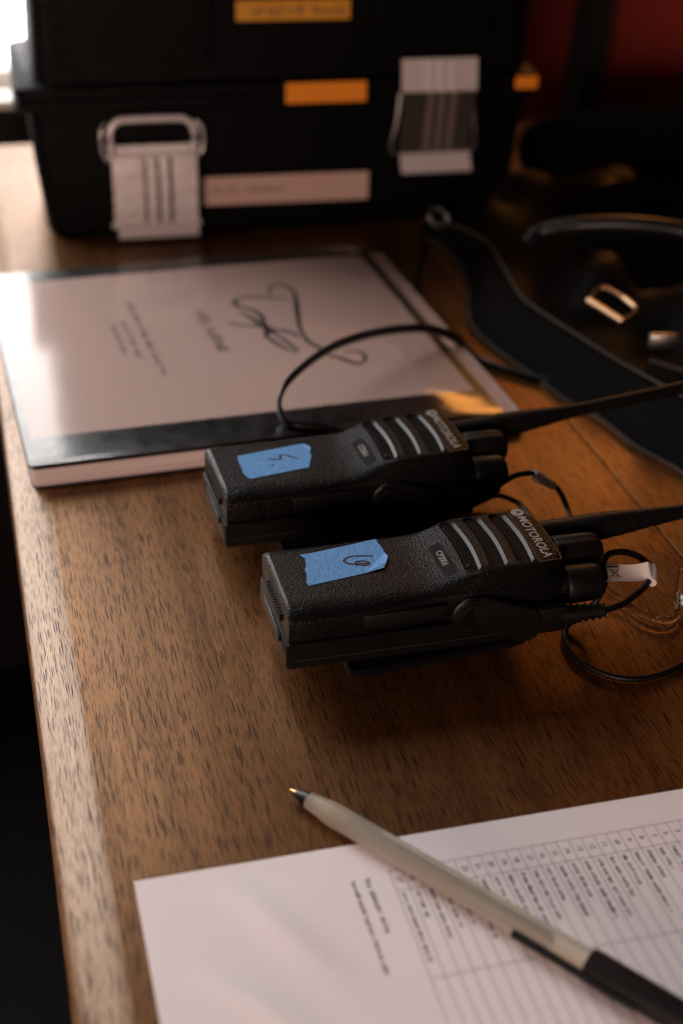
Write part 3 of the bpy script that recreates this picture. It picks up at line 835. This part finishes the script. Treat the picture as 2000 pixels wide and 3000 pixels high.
def print_line(mb, x0, y0, x1, y1, hgt, z, dens=.72, word=(3, 8), lw=.62):
    """a line of print too small to read: letter-sized marks grouped as words"""
    d = Vector((x1 - x0, y1 - y0, 0)); Ln = d.length; d.normalize(); n = Vector((-d.y, d.x, 0))
    t = 0.0; left = random.randint(*word)
    while t < Ln:
        wd = hgt * lw * random.uniform(.7, 1.15)
        if left == 0:
            t += hgt * .6; left = random.randint(*word); continue
        p = Vector((x0, y0, z)) + d * t
        hh = hgt * random.choice((.72, .72, 1.0, .9))
        sty = random.random(); st = hgt * .15
        def q(a, b, c, e_):
            pts = [p + d * a + n * b, p + d * c + n * b, p + d * c + n * e_, p + d * a + n * e_]
            mb.add([tuple(u) for u in pts], [(0, 1, 2, 3)])
        q(0, 0, st, hh)
        if sty < .65: q(wd * .62, 0, wd * .62 + st, hh * .72)
        q(st, 0 if sty < .4 else hh * .6, wd * .62, (0 if sty < .4 else hh * .6) + st)
        t += wd; left -= 1

for x0, y0, x1, y1, hh, mt in ((87.8, 203, 90.2, 90, 4.6, 'black_ink'), (79.0, 174, 80.4, 118, 4.2, 'black_ink'), (71.6, 168, 72.4, 125, 3.6, 'soft_ink'), (128.4, 180, 131.0, 114, 8.4, 'black_ink'), (243, 92, 244, 76, 3, 'rule')):
    mb = MB(); print_line(mb, x0, y0, x1, y1, hh, 14.25)
    mb.v = [(x, y, z - droop(x)) for x, y, z in mb.v]; mb.build('printed_line', M[mt], ti)

# ------------------------------------------------------------------ flat strap looped over the script
lp = MB().tube([(188, 688, 14), (171.7, 692.4, 16.5), (162.6, 696.5, 17.0), (158.6, 703.4, 21.0), (159.3, 707.2, 30.0), (166.8, 715.6, 36.0), (184.6, 731.3, 40.0), (205.6, 748.9, 40.0), (232.3, 767.7, 36.0), (259.1, 782.9, 30.0), (277.8, 790.8, 24.0), (296.1, 797, 13.0), (305, 790, 3.5), (316, 772, 2.6), (334, 752, 2.8), (352, 736, 3.4), (372, 722, 4)], 1.0, n=12, sub=8, ell=(1.25, 3.0))
tag(lp.build('cord_loop', M['flat_cord'], None, 60), 'flat black cord looped up over the signed script cover', 'cord')

# ------------------------------------------------------------------ loose printed sheet
sh = thing('printed_sheet', 'loose white sheet printed with a numbered table, under the pen', 'paper', (32.1, 384.81, 0), 0.2)
def sheet_z(x, y):
    z = .35 + .55 * max(0, math.sin(x * .034 + y * .05 + .4)) * smoothstep(0, 40, x) * smoothstep(0, 30, -y)
    z += 1.3 * math.exp(-((x - 52 + .55 * (y + 42)) / 7.0) ** 2) * math.exp(-((y + 38) / 22) ** 2)
    z += 1.5 * math.exp(-((x - 30 + .9 * (y + 62)) / 6.0) ** 2) * math.exp(-((y + 70) / 20) ** 2)
    return z
v = []; fcs = []; nu, nv = 70, 56
for i in range(nu + 1):
    for j in range(nv + 1):
        x = 279.0 * i / nu; y = -216.0 * j / nv; v.append((x, y, sheet_z(x, y)))
for i in range(nu):
    for j in range(nv):
        a = i * (nv + 1) + j; fcs.append((a, a + 1, a + nv + 2, a + nv + 1))
so = MB().add(v, fcs).build('sheet', M['sheet'], sh, 60)
def on_sheet(mb):
    mb.v = [(x, y, sheet_z(x, y) + .06 + z) for x, y, z in mb.v]; return mb
def rule_line(mb, x0, y0, x1, y1, wd):
    n = max(2, int(math.hypot(x1 - x0, y1 - y0) / 4))
    vv, fc = ribbon([(x0 + (x1 - x0) * i / n, y0 + (y1 - y0) * i / n, 0) for i in range(n + 1)], wd, 1); mb.add(vv, fc)
gr = MB(); X0, PI_ = 94.2, 5.22; rows = 27
for yy_ in (-16.6, -27.2, -69.0, -110, -160): rule_line(gr, X0, yy_, X0 + PI_ * rows, yy_, .30)
for k in range(rows + 1): rule_line(gr, X0 + PI_ * k, -16.6, X0 + PI_ * k, -160, .28)
on_sheet(gr).build('table_rules', M['rule'], so)
num = MB(); txt = MB()
for k in range(rows):
    xc = X0 + PI_ * (k + .5)
    tv, tf = text_data(str(rows - k), 3.0, .04)
    num.add([(xc + q[1], -21.9 - q[0], 0) for q in tv], tf)
    ln = random.choice((13, 17, 20, 24, 28, 31)) * random.uniform(.85, 1.05)
    print_line(txt, xc - 1.1, -28.8, xc - 1.1, -28.8 - ln, 1.9, 0.0, word=(4, 8), lw=.5)
on_sheet(num).build('row_numbers', M['soft_ink'], so)
on_sheet(txt).build('row_entries', M['faint_ink'], so)
nt = MB(); print_line(nt, 78.6, -19.0, 79.2, -63.5, 1.9, 0, word=(4, 9)); print_line(nt, 84.0, -18.8, 84.6, -45.5, 2.3, 0, word=(4, 9))
on_sheet(nt).build('footer_lines', M['soft_ink'], so)

# ------------------------------------------------------------------ ball pen
pa, pb = Vector((99.2, 417.1, 3.6)), Vector((198.7, 281.0, 6.2))
pen = bpy.data.objects.new('ballpoint_pen', None); C.objects.link(pen)
dirv = (pb - pa).normalized()
side = dirv.cross(Vector((0, 0, 1))).normalized(); upp = side.cross(dirv).normalized()
pen.matrix_world = Matrix(((dirv.x, -side.x, upp.x, pa.x * MM), (dirv.y, -side.y, upp.y, pa.y * MM), (dirv.z, -side.z, upp.z, pa.z * MM), (0, 0, 0, 1)))
tag(pen, 'capped ballpoint pen with frosted barrel lying across the printed sheet', 'pen')
MB().lathe_x([(-.1, .25), (.2, .55), (.8, .62), (1.0, .75), (2.6, 1.05), (3.4, 1.3), (3.6, 1.3)], 0, 0, 20).build('point', M['gold'], pen, 40)
MB().lathe_x([(3.3, 1.5), (3.8, 1.9), (6.0, 2.5), (9.0, 3.3), (10.2, 3.55), (10.3, 2.5)], 0, 0, 28).build('nose_cone', M['pen_black'], pen, 40)
bar_prof = [(10.0, 3.2), (10.1, 3.55), (13, 3.75), (17, 4.1), (20, 4.65), (23, 4.85), (60, 4.9), (100, 4.9), (145, 4.9)]
MB().lathe_x(bar_prof, 0, 0, 40).build('barrel', M['barrel'], pen, 50)
MB().lathe_x([(29, .8), (30, 2.4), (122, 2.4), (124, .8)], 0, 0, 20).build('ink_refill', M['ink_tube'], pen, 40)
cp = MB().lathe_x([(138, 5.2), (138.2, 5.9), (141, 6.1), (182, 5.6), (197, 5.0), (200, 4.2), (201, 2)], 0, 0, 36).build('cap', M['pen_black'], pen, 40)
cg = MB(); cg.loft([[(x, y0 * .99, -1.5), (x, y0 - 1.6, -1.3), (x, y0 - 1.6, 1.3), (x, y0, 1.5)] for x, y0 in ((110, -5.3), (111, -4.9), (130, -5.2), (150, -5.9), (160, -5.5))])
cg.build('pocket_clip', M['pen_black'], cp, 40)

# ------------------------------------------------------------------ hard case
cs = thing('equipment_case', 'black hard equipment case with silver latches and orange labels', 'case', (57.1, 1054.6, 0), -1.71)
def shell(mb, secs, r=14):
    mb.loft([[(x, y, z) for x, y in rrect(u0, u1, v0, v1, r, 5)] for z, u0, u1, v0, v1 in secs]); return mb
low = shell(MB(), [(.3, 6, 360, 4, 130), (3, 1, 365, 1, 133), (8, -1, 367, 0, 134), (60, -7, 371, 0, 136), (98, -10, 374, 0, 137)])
low.build('lower_shell', M['case'], cs, 35)
rim = shell(MB(), [(98.2, -17, 378, -5, 142), (100, -19, 380, -7, 144), (107, -19, 380, -7, 144), (108, -18, 379, -6, 143), (109, -19, 380, -7, 144), (116, -19, 380, -7, 144), (117.6, -17, 378, -5, 142)])
rim.build('rim', M['case'], cs, 35)
lid = shell(MB(), [(117.8, -5, 372, 0, 137), (150, -4, 371, 0, 136), (290, -1, 368, 1, 134), (304, -1, 365, 4, 131), (308, 6, 358, 12, 124)])
lid_o = lid.build('lid', M['case'], cs, 35)
for u in (120, 250, 330):
    MB().box(u, u + 7, -2.6, 2, 130, 290, 1).build('lid_rib', M['case'], lid_o, 40)
MB().box(180, 242, -8.0, -6.9, 100.4, 115.8, .5).build('orange_label', M['orange'], cs)
MB().box(360, 378, -8.2, -6.9, 106, 115.6, .5).build('orange_tab', M['orange'], cs)
al = MB().box(144, 229, -1.3, .2, 159.5, 173.8, .3).build('amber_label', M['amber'], cs)
g = MB(); print_line(g, 156, 163.5, 222, 163.5, 7, 0, word=(4, 8), lw=.75)
g.v = [(x, -1.36, y) for x, y, z in g.v]; g.build('amber_print', M['label_ink'], al)
lb = MB().box(0, 130, -1.0, .1, 0, 22.4, .3)
lb.v = [(118 + x, y, 22.0 + z - .005 * x) for x, y, z in lb.v]
lbo = lb.build('white_label', M['label'], cs)
g = MB(); print_line(g, 125, 31.5, 145, 31.4, 4.6, 0, word=(3, 5)); print_line(g, 152, 31.6, 180, 31.4, 4.6, 0, word=(5, 7))
g.v = [(x, -1.06, y) for x, y, z in g.v]; g.build('label_print', M['label_ink'], lbo)

def bars(mb, path, u0, u1, th):
    """a bent plate: path of (v, z) points swept across u0..u1"""
    for (va, za), (vb, zb) in zip(path[:-1], path[1:]):
        d = Vector((0, vb - va, zb - za)).normalized(); n = Vector((0, -d.z, d.y)) * th
        if n.y > 0: n = -n
        a, b = Vector((0, va, za)), Vector((0, vb, zb))
        q = [a, b, b + n, a + n]
        v = [(u0, p.y, p.z) for p in q] + [(u1, p.y, p.z) for p in q]
        mb.add(v, [(0, 1, 2, 3), (7, 6, 5, 4), (0, 4, 5, 1), (1, 5, 6, 2), (2, 6, 7, 3), (3, 7, 4, 0)])
    return mb
# latch hanging open, left
la = bars(MB(), [(-14, 67), (-16.4, 54), (-17, 40), (-16.6, 26), (-15.5, 15)], 48, 111, 2.2).build('open_latch', M['polished'], cs)
bars(MB(), [(-7, 12.5), (-13, 2.5)], 51, 112, 2.5).build('latch_foot', M['silver'], la)
g = MB()
for u in (72, 82, 91): bars(g, [(-16.3, 66), (-18.7, 54), (-19.3, 40), (-18.9, 26), (-17.8, 16)], u - 1.1, u + 1.1, 1.0)
g.build('latch_grooves', M['groove_dark'], la)
g = MB()
for u in (77, 86.5): bars(g, [(-16.2, 67), (-18.6, 54), (-19.2, 40), (-18.8, 26), (-17.7, 15)], u - 2.2, u + 2.2, 1.6)
g.build('latch_ridges', M['polished'], la)
g = MB(); bars(g, [(-15.4, 15.6), (-18.4, 13.2)], 46, 113, 3.0); g.build('latch_lip', M['polished'], la)
MB().tube([(49, -9, 64), (48.5, -9, 84), (55, -8.6, 92), (66, -8.6, 93), (96, -8.6, 93), (104, -8.6, 92), (110.5, -9, 84), (110, -9, 64)], 2.7, n=10, sub=5).build('latch_loop', M['silver'], la, 60)
bars(MB(), [(-8.4, 74), (-9.4, 66)], 52, 107, 2.0).build('latch_hinge', M['silver'], la)
MB().tube([(46, -5, 90), (42, -7, 84), (42, -8, 70), (46, -9, 62)], 1.3, n=8, sub=5).build('spring_wire', M['wire'], la, 60)
MB().tube([(112, -5, 90), (117, -7, 84), (117, -8, 70), (112, -9, 62)], 1.3, n=8, sub=5).build('spring_wire', M['wire'], la, 60)
# latch done up across the rim, right
lr = bars(MB(), [(-11, 132), (-15.5, 108.5)], 267, 326, 2.4).build('closed_latch', M['silver'], cs)
bars(MB(), [(-15.5, 108.2), (-8, 60)], 269, 325, 2.0).build('latch_plate', M['dark_reflection'], lr)  # dark colour stands in for silver reflecting the dark table
g = MB(); g2 = MB()
for u in (290, 299, 308):
    bars(g, [(-13.4, 131), (-18, 108.6)], u - 3, u + 2.6, .9); bars(g2, [(-17.6, 108.2), (-10.2, 62)], u - 2.6, u + 2.2, 1.4)
g.build('latch_ridges', M['silver'], lr); g2.build('latch_ridges', M['rib_metal'], lr)
bars(MB(), [(-4, 57), (-13, 44)], 271, 327, 4.0).build('latch_bar', M['silver'], lr)
for sx, u in ((-1, 268), (1, 326)):
    MB().tube([(u, -9, 106), (u + sx * 2, -10, 84), (u + sx * 5, -8, 66), (u + sx * 2, -5, 58)], 1.4, n=8, sub=5).build('latch_wire', M['wire'], lr, 60)

# ------------------------------------------------------------------ shoulder bag with stitched strap
bg = thing('shoulder_bag', 'slumped black shoulder bag with wide stitched strap and metal buckles', 'bag', (470, 900, 0))
OX, OY = 470, 900
def loc_(pts): return [(x - OX, y - OY, z) for x, y, z in pts]
# body: slumped rounded sack
v = []; fcs = []; nu, nv = 64, 26
for j in range(nv + 1):
    ph = math.pi * j / nv
    for i in range(nu):
        a = 2 * math.pi * i / nu
        ca, sa = math.cos(a), math.sin(a)
        ex = .72
        sx = math.copysign(abs(ca) ** ex, ca); sy = math.copysign(abs(sa) ** ex, sa)
        rp = abs(math.sin(ph)) ** .6; cz_ = math.cos(ph)
        x = 165 + 185 * sx * rp; y = 130 + 190 * sy * rp
        z = 27 + 26 * math.copysign(abs(cz_) ** .75, cz_)
        fold = 9 * math.sin(3.1 * a + y * .02) * rp * max(0, cz_ + .3) + 6 * math.sin(x * .05 + y * .033) * max(0, cz_)
        z = max(.4, z + fold - 16 * smoothstep(40, -90, y) * max(0, cz_))
        v.append((x, y, z))
for j in range(nv):
    for i in range(nu):
        k = (i + 1) % nu; fcs.append((j * nu + i, j * nu + k, (j + 1) * nu + k, (j + 1) * nu + i))
MB().add(v, fcs).build('bag_body', M['leather'], bg, 70)
# flap lying towards the table front
v = []; fcs = []; nu, nv = 24, 20
for i in range(nu + 1):
    for j in range(nv + 1):
        s = i / nu; t = j / nv
        x = -62 + 195 * s + 10 * t; y = 20 - 165 * t + 30 * s * t
        z = 30 + 40 * math.sin(math.pi * min(1, s * .8 + .15)) * (1 - .75 * t) + 4 * math.sin(9 * s + 3 * t) - 18 * t
        v.append((x, y, max(3, z)))
for i in range(nu):
    for j in range(nv):
        a = i * (nv + 1) + j; fcs.append((a, a + 1, a + nv + 2, a + nv + 1))
fo = MB().add(v, fcs).build('flap', M['leather'], bg, 70)
fo.modifiers.new('thickness', 'SOLIDIFY').thickness = .003
# strap between its two stitched rails
rin = spline([(344.6, 1014.2, 10.0), (356.4, 991.1, 16.0), (367, 941.5, 20.0), (358, 880, 24.0), (352, 831.0, 24.0), (357, 795.3, 24.0), (364, 766.8, 24.0), (371, 735.8, 24.0), (380, 705.9, 24.0), (390, 677.8, 24.0), (402, 642.4, 24.0), (414, 605.8, 22.0), (424, 571.4, 20.0)], 6)
rout = spline([(339.3, 1004.8, 3.0), (346, 985, 2.0), (349, 945, 2.0), (340.1, 898.6, 2.0), (326.2, 858.0, 2.0), (321.4, 824.3, 2.0), (329.1, 779.5, 2.0), (335.0, 757.9, 2.0), (341.6, 722.6, 2.0), (352.5, 695.1, 2.0), (359.6, 656.7, 2.0), (370.3, 630.0, 2.0), (380, 597.6, 2.0)], 6)
v = []; fcs = []; nv = 8; m = len(rin)
for i in range(m):
    for j in range(nv + 1):
        t = j / nv; p = rout[i].lerp(rin[i], t); p.z += 3.0 * math.sin(math.pi * t); v.append((p.x - OX, p.y - OY, p.z))
for i in range(m - 1):
    for j in range(nv):
        a = i * (nv + 1) + j; fcs.append((a, a + 1, a + nv + 2, a + nv + 1))
st = MB().add(v, fcs).build('strap', M['strap'], bg, 60)
st.modifiers.new('thickness', 'SOLIDIFY').thickness = .002
MB().tube([(p.x - OX, p.y - OY, p.z + 1.2) for p in rin], 1.1, n=8, smooth=False).build('strap_piping', M['piping'], st, 60)
MB().tube([(p.x - OX, p.y - OY, p.z + .8) for p in rout], 1.1, n=8, smooth=False).build('strap_piping', M['piping'], st, 60)
# second fold of the strap lower right
f1 = spline(loc_([(372, 690, 12), (392, 662, 10), (404, 636, 8), (430, 604, 6), (470, 570, 4)]), 6)
f2 = spline(loc_([(392, 716, 26), (418, 690, 24), (436, 664, 22), (462, 634, 18), (500, 600, 12)]), 6)
v = []; fcs = []; m = len(f1)
for i in range(m):
    for j in range(6):
        t = j / 5; p = f1[i].lerp(f2[i], t); p.z += 4 * math.sin(math.pi * t); v.append(tuple(p))
for i in range(m - 1):
    for j in range(5):
        a = i * 6 + j; fcs.append((a, a + 1, a + 7, a + 6))
st2 = MB().add(v, fcs).build('strap_fold', M['strap'], bg, 60)
MB().tube([(p.x, p.y, p.z + 1) for p in f1], 1.4, n=8, smooth=False).build('strap_piping', M['piping'], st2, 60)
MB().tube([(p.x, p.y, p.z + 1) for p in f2], 1.4, n=8, smooth=False).build('strap_piping', M['piping'], st2, 60)
# soft side of the bag behind the strap, rumpled
v = []; fcs = []; nv = 22
for i, p in enumerate(rin):
    for j in range(nv + 1):
        t = j / nv; q = 330 * t
        wav = 9 * math.sin(q * .045 + i * .21) + 5 * math.sin(q * .09 - i * .13) + 3 * math.sin(i * .5 + q * .02)
        z = 14 + 26 * smoothstep(0, .3, t) + wav * smoothstep(0, .15, t) * .8
        v.append((p.x - OX + 1 + q, p.y - OY + q * (.30 + .25 * i / len(rin)), max(1.0, z)))
for i in range(len(rin) - 1):
    for j in range(nv):
        a = i * (nv + 1) + j; fcs.append((a, a + 1, a + nv + 2, a + nv + 1))
MB().add(v, fcs).build('side_panel', M['soft_leather'], bg, 70)
# hardware
MB().tube(loc_([(370, 872, 44), (382, 876, 52), (405, 862, 60), (436, 846, 64), (470, 830, 62), (500, 804, 54)]), 6.0, n=12, sub=6).build('handle', M['handle'], bg, 60)
bk = MB()
bk.tube(loc_([(376, 777, 42), (386, 745, 40)]), 2.6, n=10, smooth=False)
bk.tube(loc_([(386, 745, 40), (398, 752, 44), (396, 768, 46)]), 2.2, n=10, sub=4)
bk.tube(loc_([(376, 777, 42), (388, 784, 47), (396, 768, 46)]), 1.6, n=10, sub=4)
bk.build('buckle', M['bronze'], bg, 60)
sl = MB().box(-9, 9, -2.5, 2.5, -5, 5, 1.2)
sl.v = [(-75 + x * .9 + y * .3, -192 + y - x * .35, 43 + z + x * .05) for x, y, z in sl.v]
sl.build('strap_slider', M['steel'], bg, 40)
MB().tube([(-131 + 5 * math.cos(a), 72 - 7 * math.cos(a), 30 + 7 * math.sin(a)) for a in [2 * math.pi * k / 24 for k in range(25)]], 1.5, n=8, smooth=False).build('strap_ring', M['steel'], bg, 60)
MB().tube(loc_([(334, 988, 24), (334, 994, 14), (338, 1000, 6)]), 2.6, n=10, sub=4).build('swivel_clip', M['bronze'], bg, 60)
MB().tube(loc_([(337, 1000, 3), (330, 976, 2), (318, 949.1, 2.0), (308, 922, 2), (303.1, 905.5, 2.0)]), 1.8, n=8, sub=5).build('pull_cord', M['rubber'], bg, 60)
